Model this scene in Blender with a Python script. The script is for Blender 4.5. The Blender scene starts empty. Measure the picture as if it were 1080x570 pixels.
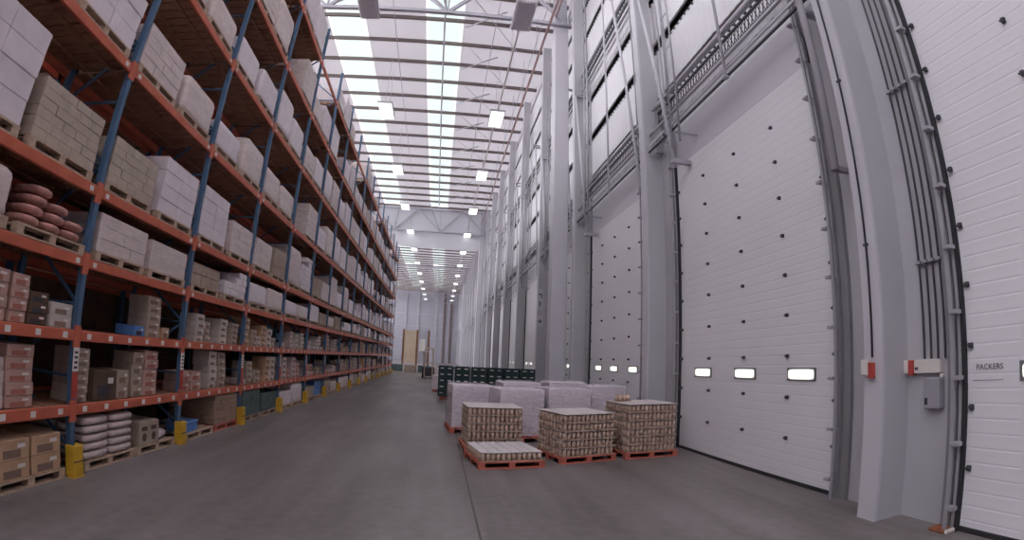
import bpy, math, random
from mathutils import Matrix, Vector

random.seed(11)
SC = bpy.context.scene
COL = SC.collection
PI = math.pi

# ------------------------------------------------------------------ view
SC.view_settings.view_transform = 'Standard'
SC.view_settings.look = 'None'
SC.view_settings.gamma = 1.0
SC.view_settings.use_curve_mapping = False
SC.view_settings.exposure = 1.57
SC.cycles.use_denoising = True
SC.cycles.max_bounces = 10
SC.cycles.diffuse_bounces = 8
SC.cycles.caustics_reflective = False
SC.cycles.caustics_refractive = False
SC.cycles.sample_clamp_indirect = 6.0

# ------------------------------------------------------------------ camera (a wide fisheye lens, pitched up and turned to the right)
PITCH, YAW, ROLL = 0.17849, 0.13749, -0.03996
POLY = (0.0567175986830536, -2.194444767073624e-05, -1.3230862153086683e-06, -1.8669778158910606e-07)


def turn(v):
    x, y, z = v
    c, s = math.cos(ROLL), math.sin(ROLL)
    x, z = c * x + s * z, -s * x + c * z
    c, s = math.cos(PITCH), math.sin(PITCH)
    y, z = c * y - s * z, s * y + c * z
    c, s = math.cos(YAW), math.sin(YAW)
    x, y = c * x + s * y, -s * x + c * y
    return Vector((x, y, z))


cd = bpy.data.cameras.new('camera')
cam = bpy.data.objects.new('camera', cd)
COL.objects.link(cam)
SC.camera = cam
cd.sensor_width = 36.0
cd.sensor_fit = 'HORIZONTAL'
cd.clip_end = 400.0
cd.type = 'PANO'
cd.panorama_type = 'FISHEYE_LENS_POLYNOMIAL'
cd.fisheye_fov = PI
cd.fisheye_polynomial_k0 = 0.0
cd.fisheye_polynomial_k1 = -POLY[0]
cd.fisheye_polynomial_k2 = -POLY[1]
cd.fisheye_polynomial_k3 = -POLY[2]
cd.fisheye_polynomial_k4 = -POLY[3]
r_, f_, u_ = turn((1, 0, 0)), turn((0, 1, 0)), turn((0, 0, 1))
mw = Matrix((r_, u_, -f_)).transposed().to_4x4()
mw.translation = (0, 0, 1.7)
cam.matrix_world = mw


# ------------------------------------------------------------------ materials
def lin(c):
    return tuple(((v / 255) / 12.92 if v / 255 <= 0.04045 else ((v / 255 + 0.055) / 1.055) ** 2.4) for v in c)


def mat(name, rgb, rough=0.7, vary=0.12, scale=3.0, metal=0.0, bump=0.0, spec=0.3, stretch=None, alpha=None):
    m = bpy.data.materials.new(name)
    m.use_nodes = True
    nt = m.node_tree
    b = nt.nodes['Principled BSDF']
    b.inputs['Roughness'].default_value = rough
    b.inputs['Metallic'].default_value = metal
    b.inputs['Specular IOR Level'].default_value = spec
    c = lin(rgb)
    tc = nt.nodes.new('ShaderNodeTexCoord')
    mp = nt.nodes.new('ShaderNodeMapping')
    if stretch:
        mp.inputs['Scale'].default_value = stretch
    nt.links.new(tc.outputs['Object'], mp.inputs['Vector'])
    nz = nt.nodes.new('ShaderNodeTexNoise')
    nz.inputs['Scale'].default_value = scale
    nz.inputs['Detail'].default_value = 5.0
    nt.links.new(mp.outputs['Vector'], nz.inputs['Vector'])
    rp = nt.nodes.new('ShaderNodeValToRGB')
    rp.color_ramp.elements[0].position = 0.3
    rp.color_ramp.elements[1].position = 0.7
    rp.color_ramp.elements[0].color = (*[max(0, v * (1 - vary)) for v in c], 1)
    rp.color_ramp.elements[1].color = (*[min(1, v * (1 + vary)) for v in c], 1)
    nt.links.new(nz.outputs['Fac'], rp.inputs['Fac'])
    nt.links.new(rp.outputs['Color'], b.inputs['Base Color'])
    if bump:
        bp = nt.nodes.new('ShaderNodeBump')
        bp.inputs['Strength'].default_value = bump
        bp.inputs['Distance'].default_value = 0.02
        nt.links.new(nz.outputs['Fac'], bp.inputs['Height'])
        nt.links.new(bp.outputs['Normal'], b.inputs['Normal'])
    if alpha is not None:
        b.inputs['Alpha'].default_value = alpha
    return m


def glow(name, rgb, strength):
    m = bpy.data.materials.new(name)
    m.use_nodes = True
    b = m.node_tree.nodes['Principled BSDF']
    b.inputs['Base Color'].default_value = (*lin(rgb), 1)
    b.inputs['Emission Color'].default_value = (*lin(rgb), 1)
    b.inputs['Emission Strength'].default_value = strength
    return m


def sheet_mat(name, rgb, through):
    """thin translucent roof sheet: daylight from above comes through it softened"""
    m = mat(name, rgb, 0.7, 0.03, 0.4)
    nt = m.node_tree
    b = nt.nodes['Principled BSDF']
    tl = nt.nodes.new('ShaderNodeBsdfTranslucent')
    tl.inputs['Color'].default_value = (*lin(rgb), 1)
    mx = nt.nodes.new('ShaderNodeMixShader')
    mx.inputs[0].default_value = through
    nt.links.new(b.outputs[0], mx.inputs[1])
    nt.links.new(tl.outputs[0], mx.inputs[2])
    nt.links.new(mx.outputs[0], nt.nodes['Material Output'].inputs[0])
    return m


def floor_mat():
    m = mat('polished concrete', (118, 110, 112), rough=0.42, vary=0.0, spec=0.4)
    nt = m.node_tree
    b = nt.nodes['Principled BSDF']
    geo = nt.nodes.new('ShaderNodeNewGeometry')

    def noise(scale, det, sx=1.0, sy=1.0):
        mp = nt.nodes.new('ShaderNodeMapping')
        mp.inputs['Scale'].default_value = (sx, sy, 1)
        nt.links.new(geo.outputs['Position'], mp.inputs['Vector'])
        n = nt.nodes.new('ShaderNodeTexNoise')
        n.inputs['Scale'].default_value = scale
        n.inputs['Detail'].default_value = det
        nt.links.new(mp.outputs['Vector'], n.inputs['Vector'])
        return n.outputs['Fac']

    def math_(op, a, c=None, clamp=False):
        n = nt.nodes.new('ShaderNodeMath')
        n.operation = op
        n.use_clamp = clamp
        for i, v in enumerate((a, c)):
            if v is None:
                continue
            if isinstance(v, (int, float)):
                n.inputs[i].default_value = v
            else:
                nt.links.new(v, n.inputs[i])
        return n.outputs[0]

    big = noise(0.7, 6, 1.0, 0.45)
    fine = noise(7.0, 8, 1.0, 1.0)
    tracks = noise(1.6, 4, 1.6, 0.12)
    v = math_('ADD', math_('MULTIPLY', big, 0.7), math_('MULTIPLY', fine, 0.45))
    v = math_('ADD', v, math_('MULTIPLY', tracks, 0.5))
    v = math_('SUBTRACT', v, 0.32, True)
    rp = nt.nodes.new('ShaderNodeValToRGB')
    rp.color_ramp.elements[0].position = 0.2
    rp.color_ramp.elements[0].color = (*lin((80, 73, 71)), 1)
    rp.color_ramp.elements[1].position = 0.85
    rp.color_ramp.elements[1].color = (*lin((146, 138, 139)), 1)
    nt.links.new(v, rp.inputs['Fac'])
    # saw-cut joints in the slab
    sx = nt.nodes.new('ShaderNodeSeparateXYZ')
    nt.links.new(geo.outputs['Position'], sx.inputs[0])
    d1 = math_('LESS_THAN', math_('ABSOLUTE', math_('SUBTRACT', sx.outputs['X'], 0.44)), 0.012)
    d2 = math_('LESS_THAN', math_('ABSOLUTE', math_('SUBTRACT', math_('PINGPONG', math_('ADD', sx.outputs['Y'], 2.57), 6.27), 0.0)), 0.008)
    j = math_('MAXIMUM', d1, d2)
    mx = nt.nodes.new('ShaderNodeMix')
    mx.data_type = 'RGBA'
    nt.links.new(j, mx.inputs[0])
    nt.links.new(rp.outputs['Color'], mx.inputs[6])
    mx.inputs[7].default_value = (*lin((66, 60, 60)), 1)
    nt.links.new(mx.outputs[2], b.inputs['Base Color'])
    r = nt.nodes.new('ShaderNodeMapRange')
    nt.links.new(fine, r.inputs[0])
    r.inputs[3].default_value = 0.36
    r.inputs[4].default_value = 0.55
    nt.links.new(r.outputs[0], b.inputs['Roughness'])
    return m


M = {
    'floor': floor_mat(),
    'wall': mat('painted pier sheet', (184, 182, 187), 0.6, 0.05, 0.8),
    'clad': mat('pale cladding sheet', (222, 219, 224), 0.55, 0.04, 0.6),
    'lintel': mat('grey lintel sheet', (210, 206, 214), 0.6, 0.04, 0.6),
    'cavity': mat('dark cavity', (104, 98, 98), 0.9, 0.2, 3),
    'door': mat('white door panel', (228, 225, 230), 0.5, 0.03, 0.7),
    'jamb': mat('grey jamb sheet', (136, 134, 138), 0.6, 0.08, 2),
    'frame': mat('grey window frame', (112, 110, 116), 0.5, 0.06, 4),
    'seal': mat('black rubber seal', (52, 52, 55), 0.7, 0.1, 4),
    'alu': mat('galvanised steel', (176, 174, 180), 0.4, 0.08, 5, metal=0.3),
    'dsteel': mat('dull dark steel', (74, 74, 80), 0.55, 0.12, 5),
    'column': mat('grey painted steel column', (200, 197, 204), 0.5, 0.04, 0.8),
    'roof': sheet_mat('white roof sheet', (212, 208, 214), 0.092),
    'purlin': mat('brown grey purlin', (118, 106, 104), 0.6, 0.06, 2),
    'truss': mat('grey truss steel', (178, 175, 184), 0.55, 0.06, 2),
    'curtain': mat('grey smoke curtain sheet', (206, 204, 212), 0.7, 0.03, 0.4),
    'end': mat('far wall sheet', (170, 168, 178), 0.7, 0.05, 0.3),
    'sky': sheet_mat('daylit rooflight sheet', (222, 236, 232), 0.15),
    'lamp': glow('lit lamp diffuser', (248, 250, 246), 0.55),
    'lampoff': mat('unlit lamp louvre', (214, 206, 214), 0.4, 0.05, 4),
    'pane': glow('backlit door pane', (232, 236, 226), 0.36),
    'red_pipe': mat('red painted pipe', (172, 140, 138), 0.45, 0.06, 3),
    'orange': mat('orange red beam paint', (190, 100, 76), 0.5, 0.12, 4),
    'blue': mat('blue upright paint', (76, 102, 130), 0.5, 0.12, 4),
    'red': mat('red guard paint', (176, 72, 64), 0.5, 0.1, 4),
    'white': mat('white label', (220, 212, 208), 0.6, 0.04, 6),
    'print': mat('faded brown print', (128, 106, 94), 0.7, 0.1, 9),
    'redprint': mat('faded red print', (160, 100, 88), 0.7, 0.1, 9),
    'ink': mat('dark print', (64, 60, 66), 0.7, 0.05, 6),
    'yellow': mat('yellow guard paint', (206, 164, 52), 0.45, 0.12, 5),
    'deck': mat('dark timber deck', (146, 106, 86), 0.8, 0.25, 2.5, stretch=(1, 6, 1)),
    'pallet': mat('weathered pallet wood', (182, 158, 138), 0.8, 0.2, 4, stretch=(1, 5, 4)),
    'redpallet': mat('red painted pallet wood', (186, 106, 90), 0.7, 0.18, 4),
    'film': mat('pale film wrapped goods', (206, 190, 186), 0.4, 0.12, 5, stretch=(1, 1, 3)),
    'film2': mat('lilac white wrapped goods', (216, 204, 208), 0.35, 0.08, 4),
    'film3': mat('warm grey wrapped goods', (178, 162, 148), 0.4, 0.12, 5),
    'tan': mat('tan cardboard', (186, 152, 122), 0.75, 0.12, 5),
    'brownflat': mat('brown flat cartons', (160, 134, 118), 0.75, 0.2, 6, stretch=(1, 1, 6)),
    'pink': mat('pinkish printed cardboard', (182, 148, 136), 0.75, 0.14, 7),
    'grey_card': mat('greyish cardboard', (166, 148, 134), 0.75, 0.14, 6),
    'pale_card': mat('pale cardboard', (192, 180, 172), 0.7, 0.1, 6),
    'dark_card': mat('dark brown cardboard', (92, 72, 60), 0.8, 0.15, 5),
    'sack': mat('white paper sack', (188, 170, 166), 0.7, 0.2, 6, bump=0.3),
    'pinksack': mat('pink net sack', (186, 138, 128), 0.75, 0.3, 12, bump=0.4),
    'bluebox': mat('blue plastic box', (92, 132, 190), 0.45, 0.1, 4),
    'green': mat('dark green plastic', (38, 60, 62), 0.5, 0.15, 4),
    'greygreen': mat('dusty green goods', (84, 100, 98), 0.6, 0.2, 4),
    'can': mat('tan printed can', (208, 182, 166), 0.4, 0.25, 9),
    'canlid': mat('dull can lid', (170, 156, 148), 0.4, 0.12, 8),
    'tray': mat('pale tray board', (176, 152, 134), 0.7, 0.08, 6),
    'tray_top': mat('pale top card', (214, 206, 206), 0.6, 0.06, 6),
    'sheet': mat('pale slip sheet', (208, 198, 196), 0.6, 0.06, 4),
    'clear': mat('clear stretch film', (222, 216, 226), 0.25, 0.03, 2, alpha=0.3, spec=0.5),
    'wrapfill': mat('pale packed goods', (226, 214, 220), 0.5, 0.16, 6, stretch=(1, 1, 4)),
    'rust': mat('rusty brown plate', (150, 92, 66), 0.8, 0.3, 14),
    'panelgrey': mat('grey control box', (158, 155, 162), 0.5, 0.05, 4),
    'beige': mat('beige sheet', (198, 178, 158), 0.7, 0.08, 1),
    'brownpost': mat('brown painted post', (134, 92, 66), 0.6, 0.1, 3),
    'tyre': mat('black tyre', (32, 32, 34), 0.8, 0.1, 5),
}


# ------------------------------------------------------------------ mesh builder
class MB:
    def __init__(self):
        self.v, self.f, self.m, self.s = [], [], [], []

    def add(self, vs, fs, m=0, smooth=False):
        b = len(self.v)
        self.v.extend(vs)
        self.f.extend(tuple(b + i for i in q) for q in fs)
        self.m.extend([m] * len(fs))
        self.s.extend([smooth] * len(fs))
        return self

    def quad(self, a, b, c, d, m=0):
        return self.add([a, b, c, d], [(0, 1, 2, 3)], m)

    def box(self, x0, x1, y0, y1, z0, z1, m=0):
        vs = [(x, y, z) for z in (z0, z1) for y in (y0, y1) for x in (x0, x1)]
        return self.add(vs, [(0, 2, 3, 1), (4, 5, 7, 6), (0, 1, 5, 4), (2, 6, 7, 3), (0, 4, 6, 2), (1, 3, 7, 5)], m)

    def cbox(self, x0, x1, y0, y1, z0, z1, c=0.01, m=0):
        """a box with every edge chamfered"""
        X, Y, Z = (x0, x1), (y0, y1), (z0, z1)
        vs, idx = [], {}
        for i in (0, 1):
            for j in (0, 1):
                for k in (0, 1):
                    p = (X[i], Y[j], Z[k])
                    ins = (c if i == 0 else -c, c if j == 0 else -c, c if k == 0 else -c)
                    for a in range(3):
                        q = [p[t] + (0 if t == a else ins[t]) for t in range(3)]
                        idx[i, j, k, a] = len(vs)
                        vs.append(tuple(q))
        fs = []
        for a in range(3):
            o = [t for t in range(3) if t != a]
            for s in (0, 1):
                def key(p, q):
                    t = [0, 0, 0]
                    t[a], t[o[0]], t[o[1]] = s, p, q
                    return idx[t[0], t[1], t[2], a]
                fs.append((key(0, 0), key(1, 0), key(1, 1), key(0, 1)))
        for a in range(3):
            o = [t for t in range(3) if t != a]
            for p in (0, 1):
                for q in (0, 1):
                    def kk(s, ax):
                        t = [0, 0, 0]
                        t[a], t[o[0]], t[o[1]] = s, p, q
                        return idx[t[0], t[1], t[2], ax]
                    fs.append((kk(0, o[0]), kk(1, o[0]), kk(1, o[1]), kk(0, o[1])))
        for i in (0, 1):
            for j in (0, 1):
                for k in (0, 1):
                    fs.append((idx[i, j, k, 0], idx[i, j, k, 1], idx[i, j, k, 2]))
        # orient outwards
        cx = Vector(((x0 + x1) / 2, (y0 + y1) / 2, (z0 + z1) / 2))
        out = []
        for q in fs:
            P = [Vector(vs[t]) for t in q]
            n = (P[1] - P[0]).cross(P[2] - P[0])
            ctr = sum(P, Vector()) / len(P)
            out.append(q if n.dot(ctr - cx) >= 0 else tuple(reversed(q)))
        return self.add(vs, out, m)

    def tube(self, p, q, r, n=8, m=0, r2=None, smooth=True):
        p, q = Vector(p), Vector(q)
        d = (q - p).normalized()
        a = d.orthogonal().normalized()
        b = d.cross(a)
        r2 = r if r2 is None else r2
        vs = [tuple(p + (a * math.cos(2 * PI * i / n) + b * math.sin(2 * PI * i / n)) * r) for i in range(n)]
        vs += [tuple(q + (a * math.cos(2 * PI * i / n) + b * math.sin(2 * PI * i / n)) * r2) for i in range(n)]
        self.add(vs, [(i, (i + 1) % n, n + (i + 1) % n, n + i) for i in range(n)], m, smooth)
        b0 = len(self.v) - 2 * n
        self.f.append(tuple(b0 + i for i in reversed(range(n))))
        self.f.append(tuple(b0 + n + i for i in range(n)))
        self.m += [m, m]
        self.s += [False, False]
        return self

    def bar(self, p, q, w, h, m=0):
        """square bar from p to q, w along the horizontal normal, h along the other"""
        p, q = Vector(p), Vector(q)
        d = (q - p).normalized()
        a = d.cross(Vector((0, 0, 1)))
        if a.length < 1e-4:
            a = Vector((1, 0, 0))
        a.normalize()
        b = a.cross(d)
        vs = []
        for e in (p, q):
            for s, t in ((-1, -1), (1, -1), (1, 1), (-1, 1)):
                vs.append(tuple(e + a * s * w / 2 + b * t * h / 2))
        return self.add(vs, [(3, 2, 1, 0), (4, 5, 6, 7), (0, 1, 5, 4), (1, 2, 6, 5), (2, 3, 7, 6), (3, 0, 4, 7)], m)

    def pillow(self, cx, cy, cz, a, b, c, m=0, n=12, k=7, e=0.45, jit=0.0, zp=0.8):
        """a stuffed sack: superellipsoid"""
        def sp(w, p):
            return math.copysign(abs(w) ** p, w)
        vs = []
        for i in range(k + 1):
            t = -PI / 2 + PI * i / k
            for j in range(n):
                u = 2 * PI * j / n
                x = sp(math.cos(t), e) * sp(math.cos(u), e)
                y = sp(math.cos(t), e) * sp(math.sin(u), e)
                z = sp(math.sin(t), zp)
                w = 1 + random.uniform(-jit, jit)
                vs.append((cx + a * x * w, cy + b * y * w, cz + c * z * w))
        fs = [(i * n + j, i * n + (j + 1) % n, (i + 1) * n + (j + 1) % n, (i + 1) * n + j) for i in range(k) for j in range(n)]
        return self.add(vs, fs, m, True)

    def mesh(self, name, mats):
        me = bpy.data.meshes.new(name)
        me.from_pydata([tuple(v) for v in self.v], [], self.f)
        for mt in (mats if isinstance(mats, (list, tuple)) else [mats]):
            me.materials.append(M[mt] if isinstance(mt, str) else mt)
        me.polygons.foreach_set('material_index', self.m)
        me.polygons.foreach_set('use_smooth', self.s)
        me.update()
        return me

    def obj(self, name, mats, parent=None, loc=None, rz=0.0):
        return link(name, self.mesh(name, mats), parent, loc, rz)


def link(name, data, parent=None, loc=None, rz=0.0):
    o = bpy.data.objects.new(name, data)
    COL.objects.link(o)
    if parent is not None:
        o.parent = parent
    if loc is not None:
        o.location = loc
    o.rotation_euler[2] = rz
    return o


def tag(o, label=None, cat=None, group=None, kind=None):
    if label:
        o['label'] = label
    if cat:
        o['category'] = cat
    if group:
        o['group'] = group
    if kind:
        o['kind'] = kind
    return o


def thing(name, label, cat, loc=(0, 0, 0), rz=0.0, group=None):
    return tag(link(name, None, None, loc, rz), label, cat, group)


KIDS = {}


def dup(root, loc, rz=0.0, label=None, group=None):
    """copy a thing with its parts and their sub-parts"""
    c = root.copy()
    COL.objects.link(c)
    c.location = loc
    c.rotation_euler = (0, 0, rz)
    if label:
        c['label'] = label
    if group:
        c['group'] = group
    for ch in KIDS.get(root.name, ()):
        d = ch.copy()
        COL.objects.link(d)
        d.parent = c
        for g in KIDS.get(ch.name, ()):
            e = g.copy()
            COL.objects.link(e)
            e.parent = d
    return c


def remember(root):
    """note a prototype's children once, so that dup() need not search the scene"""
    for o in COL.objects:
        if o.parent is not None:
            l = KIDS.setdefault(o.parent.name, [])
            if o not in l:
                l.append(o)
    return root


def struct(o, label=None, cat=None):
    o['kind'] = 'structure'
    return tag(o, label, cat)


ORD = ['first', 'second', 'third', 'fourth', 'fifth', 'sixth', 'seventh', 'eighth', 'ninth', 'tenth', 'eleventh', 'twelfth',
       'thirteenth', 'fourteenth', 'fifteenth', 'sixteenth', 'seventeenth', 'eighteenth', 'nineteenth', 'twentieth', 'last', 'last']
NUM = ['zero', 'one', 'two', 'three', 'four', 'five', 'six', 'seven', 'eight', 'nine', 'ten', 'eleven', 'twelve', 'thirteen', 'fourteen',
       'fifteen', 'sixteen', 'seventeen', 'eighteen']

# ------------------------------------------------------------------ dimensions
XL = -4.05                       # aisle face of the racking
XR = 4.77                        # face of the loading doors
Y0, Y1 = -7.0, 131.0             # the hall
XW = -24.0                       # far side wall beyond the racking
ZR = 18.4                        # roof sheet
PITCH_Y = 6.27                   # spacing of the wall columns
C1 = 3.70


def colY(k):
    return C1 + PITCH_Y * (k - 1)


NB = 20                          # door bays along the wall

# ------------------------------------------------------------------ floor, ceiling, walls
struct(MB().box(XW, 5.3, Y0, Y1, -0.2, 0.0).obj('floor', 'floor'), 'worn grey concrete warehouse floor', 'floor')

roof = MB()
STRIPS = [(-22.9, -20.9), (-17.7, -15.7), (-12.45, -10.45), (-7.2, -5.2), (-1.98, -0.06)]
xs = [XW]
for a, b in STRIPS:
    xs += [a, b]
xs.append(5.3)
SPANS = [(2.0, 54.6), (76.0, 92.0), (93.0, 122.0)]
ys = [Y0]
for a, b in SPANS:
    ys += [a, b]
ys.append(Y1)
for i in range(len(xs) - 1):
    for j in range(len(ys) - 1):
        if i % 2 == 1 and j % 2 == 1:
            continue
        roof.quad((xs[i], ys[j], ZR), (xs[i], ys[j + 1], ZR), (xs[i + 1], ys[j + 1], ZR), (xs[i + 1], ys[j], ZR))
ceiling = struct(roof.obj('ceiling', 'roof'), 'white sheet metal roof', 'ceiling')
n = 0
for a, b in STRIPS:
    for c, d in SPANS:
        n += 1
        w = struct(MB().quad((a, c, ZR + 0.05), (a, d, ZR + 0.05), (b, d, ZR + 0.05), (b, c, ZR + 0.05)).obj('window_%d' % n, 'sky'), 'daylit rooflight strip', 'rooflight')
PUR = []
k = 0
while True:
    y = 17.0 + 2.09 * (k - 8)
    k += 1
    if y > Y1 - 1:
        break
    if y < Y0:
        continue
    b = MB()
    b.box(XW, 4.9, y - 0.035, y + 0.035, ZR - 0.20, ZR - 0.02)
    b.box(XW, 4.9, y - 0.035, y + 0.07, ZR - 0.22, ZR - 0.20)
    b.obj('purlin', 'purlin', ceiling)
# sag rods between the purlins
for x in (-9.0, -3.6, -1.02, 1.6, 3.9):
    MB().tube((x, 10, ZR - 0.2), (x, Y1, ZR - 0.2), 0.02 if x != -1.02 else 0.05, 6).obj('sag_rod', 'truss', ceiling)

# trusses every six bays
BC, TC = 15.4, 18.0
for ti, ty in enumerate((17.0, 54.6, 92.2, 129.5)):
    t = link('trim_%d' % (ti + 1), None, None, (0, ty, 0))
    struct(t, 'grey lattice roof truss across the aisle', 'truss')
    MB().box(XW, 4.6, -0.08, 0.08, BC - 0.07, BC + 0.07).obj('bottom_chord', 'truss', t)
    MB().box(XW, 4.6, -0.11, 0.11, TC - 0.1, TC + 0.12).obj('top_chord', 'truss', t)
    for q in range(6):
        xb = 4.35 - 5.1 * q
        if xb - 2.55 < XW:
            break
        MB().bar((xb, 0, BC), (xb - 2.55, 0, TC), 0.12, 0.14).obj('web_bar', 'truss', t)
        if xb - 5.1 > XW:
            MB().bar((xb - 2.55, 0, TC), (xb - 5.1, 0, BC), 0.12, 0.14).obj('web_bar', 'truss', t)
        MB().bar((xb - 5.1, 0, BC), (xb - 5.1, 0, TC), 0.07, 0.07).obj('web_bar', 'truss', t)
    # knee struts up to the purlins either side
    for q in range(5):
        xb = 4.35 - 5.1 * q
        for s in (-1, 1):
            MB().bar((xb, 0, BC), (xb - 1.3 * (1 if q % 2 else -0.5), s * 2.2, ZR - 0.25), 0.06, 0.06).obj('knee_strut', 'truss', t)
struct(MB().box(XW, 4.6, 54.9, 54.96, 13.6, ZR - 0.3).obj('wall_smoke_curtain', 'curtain'), 'pale smoke curtain hung behind the second truss', 'curtain')
# wind braces in the roof, pale diagonals
for q, y in enumerate((19.2, 23.3, 27.5, 31.7, 35.9, 40.0, 44.2, 48.4)):
    MB().tube((0.1, y + 2.2, ZR - 0.35), (2.0, y + 0.6, ZR - 0.35), 0.04, 6).obj('roof_brace', 'alu', ceiling)
    MB().tube((0.4, y, ZR - 0.3), (3.0, y + 4.0, ZR - 0.3), 0.018, 6).obj('roof_brace', 'truss', ceiling)

# far end wall and the wall beyond the racking
e = struct(MB().box(XW, 5.3, Y1, Y1 + 0.3, 0, ZR + 0.1).obj('wall_end', 'end'), 'grey far end wall', 'wall')
for x in (-20, -14.5, -9.3, -6.0, -1.3, 0.9, 2.6):
    MB().box(x - 0.3, x + 0.3, Y1 - 0.25, Y1, 0, ZR - 0.3).obj('pilaster', 'purlin' if x > 0 else 'truss', e)
for z in (6.2, 9.2, 12.4):
    MB().box(XW, 4.7, Y1 - 0.12, Y1, z - 0.15, z + 0.15).obj('rail', 'truss', e)
struct(MB().box(XW - 0.3, XW, Y0, Y1, 0, 11.6).obj('wall_left', 'end'), 'grey side wall beyond the racking, open above to daylight', 'wall')
struct(MB().box(XW, 5.3, Y0 - 0.3, Y0, 0, 14.0).obj('wall_back', 'end'), 'grey wall behind the camera', 'wall')

# ------------------------------------------------------------------ right wall: piers, lintels, cladding tiers with dark slots between
wr = MB()
wr.box(5.2, 5.3, Y0, Y1, 0, ZR + 0.1, 1)              # back of the cavity
yy = Y0
for k in range(0, NB + 2):
    a, b = colY(k) + 1.07, colY(k) + 5.48              # door opening
    if a > Y1:
        break
    wr.box(4.80, 5.0, max(yy, Y0), a - 0.02, 0, 6.70, 0)
    wr.box(4.79, 5.0, a - 0.02, min(b + 0.02, Y1), 5.86, 6.70, 2)
    yy = b + 0.02
if yy < Y1:
    wr.box(4.80, 5.0, yy, Y1, 0, 6.70, 0)
wall = struct(wr.obj('wall_right', ['wall', 'cavity', 'lintel']), 'pale steel clad wall with loading doors', 'wall')


def corrugated(z0, z1, x=4.93):
    b = MB()
    P, d = 0.24, 0.008
    prof = []
    y = Y0
    while y < Y1 - P:
        prof += [(x, y), (x, y + 0.09), (x - d, y + 0.11), (x - d, y + 0.18)]
        y += P
    m = len(prof)
    vs = [(px, py, z0) for px, py in prof] + [(px, py, z1) for px, py in prof]
    vs += [(x + 0.05, py, z0) for px, py in prof] + [(x + 0.05, py, z1) for px, py in prof]
    fs = []
    for i in range(m - 1):
        fs.append((i + 1, i, m + i, m + i + 1))
        fs.append((i, i + 1, 2 * m + i + 1, 2 * m + i))
        fs.append((m + i + 1, m + i, 3 * m + i, 3 * m + i + 1))
    return b.add(vs, fs)


SLOT = [7.98 + 1.63 * i for i in range(7)]
lo = 6.72
for i, s in enumerate(SLOT + [ZR + 0.19]):
    corrugated(lo, s - 0.19).obj('cladding_panel', 'clad', wall)
    # rail half hidden in the slot
    if i < len(SLOT):
        MB().box(5.0, 5.08, Y0, Y1, s - 0.05, s + 0.02).obj('slot_rail', 'dsteel', wall)
        b = MB()
        for q in range(240):
            y = -1.0 + 0.2 * q
            b.box(4.91, 4.97, y, y + 0.09, s - 0.188, s - 0.14)
        b.obj('sheet_rib', 'clad', wall)
    lo = s + 0.19

# columns
nx = 0
for k in range(0, NB + 2):
    y = colY(k)
    if y > Y1 - 1:
        break
    nx += 1
    c = link('column_%d' % nx, None, None, (0, y, 0))
    struct(c, 'grey steel wall column between loading doors', 'column')
    MB().box(4.35, 4.39, 0, 0.26, 0, ZR - 0.3).obj('flange', 'column', c)
    MB().box(4.39, 4.80, 0.0, 0.22, 0, ZR - 0.3).obj('web', 'wall', c)
# box columns that carry the trusses
for i, y in enumerate((17.0, 54.6, 92.2)):
    nx += 1
    c = link('column_%d' % nx, None, None, (0, y, 0))
    struct(c, 'wide grey box column carrying the roof truss', 'column')
    MB().cbox(3.77, 4.33, 0.0, 0.6, 0, BC - 0.1, 0.02).obj('shaft', 'column', c)
    MB().box(3.80, 4.30, 0.05, 0.55, BC - 0.1, ZR - 0.4).obj('stub', 'truss', c)

# ------------------------------------------------------------------ loading doors
DOOR_H = 5.84


def door_panel(w):
    b = MB()
    n = 42
    h = DOOR_H / n
    prof = [(0.0, 0.0)]
    for i in range(n):
        z = i * h
        prof += [(0.0, z + h * 0.80), (0.0022, z + h * 0.90)]
        prof.append((0.0, z + h))
    vs = [(x, 0, z) for x, z in prof] + [(x, w, z) for x, z in prof]
    m = len(prof)
    fs = [(i, m + i, m + i + 1, i + 1) for i in range(m - 1)]
    fs = [tuple(reversed(q)) for q in fs]
    b.add(vs, fs)
    b.box(0.012, 0.05, 0, w, 0, DOOR_H)
    return b


def make_door(idx):
    """origin at the foot of the door's near jamb; x grows into the wall"""
    y = colY(idx) + 1.07
    W = 4.41
    d = link('door_%d' % (idx + 1), None, None, (XR, y, 0))
    return d, W


dp = door_panel(4.41).mesh('panel', 'door')
seal = MB().cbox(-0.012, 0.03, 0, 4.41, 0.0, 0.055, 0.008).mesh('bottom_seal', 'seal')
vf = MB()
for y0, y1, z0, z1 in ((-0.305, -0.265, -0.09, 0.09), (0.265, 0.305, -0.09, 0.09), (-0.265, 0.265, -0.09, -0.065), (-0.265, 0.265, 0.065, 0.09)):
    vf.box(-0.014, 0.006, y0, y1, z0, z1)
vfm = vf.mesh('vision_frame', 'frame')
pn = MB()
pts = []
for i in range(24):
    a = 2 * PI * i / 24
    sy = math.copysign(abs(math.cos(a)) ** 0.35, math.cos(a)) * 0.275
    sz = math.copysign(abs(math.sin(a)) ** 0.35, math.sin(a)) * 0.07
    pts.append((sy, sz))
pn.add([(-0.02, a, b) for a, b in pts] + [(-0.004, a, b) for a, b in pts],
       [tuple(range(24))] + [(i, 24 + i, 24 + (i + 1) % 24, (i + 1) % 24) for i in range(24)])
pnm = pn.mesh('pane', 'pane')
hg = MB().cbox(-0.045, 0.0, -0.022, 0.022, -0.026, 0.026, 0.006)
hg.tube((-0.04, -0.035, 0), (-0.04, 0.035, 0), 0.011, 6)
hgm = hg.mesh('hinge', 'dsteel')
tr = MB()
tr.box(-0.06, 0.02, -0.07, -0.035, 0, 12.2)
tr.box(-0.16, -0.13, -0.10, -0.06, 0, 12.2)
trm = tr.mesh('track', 'alu')
gap = MB().box(-0.05, 0.02, -0.035, 0.005, 0, DOOR_H).mesh('edge_seal', 'seal')
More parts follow.
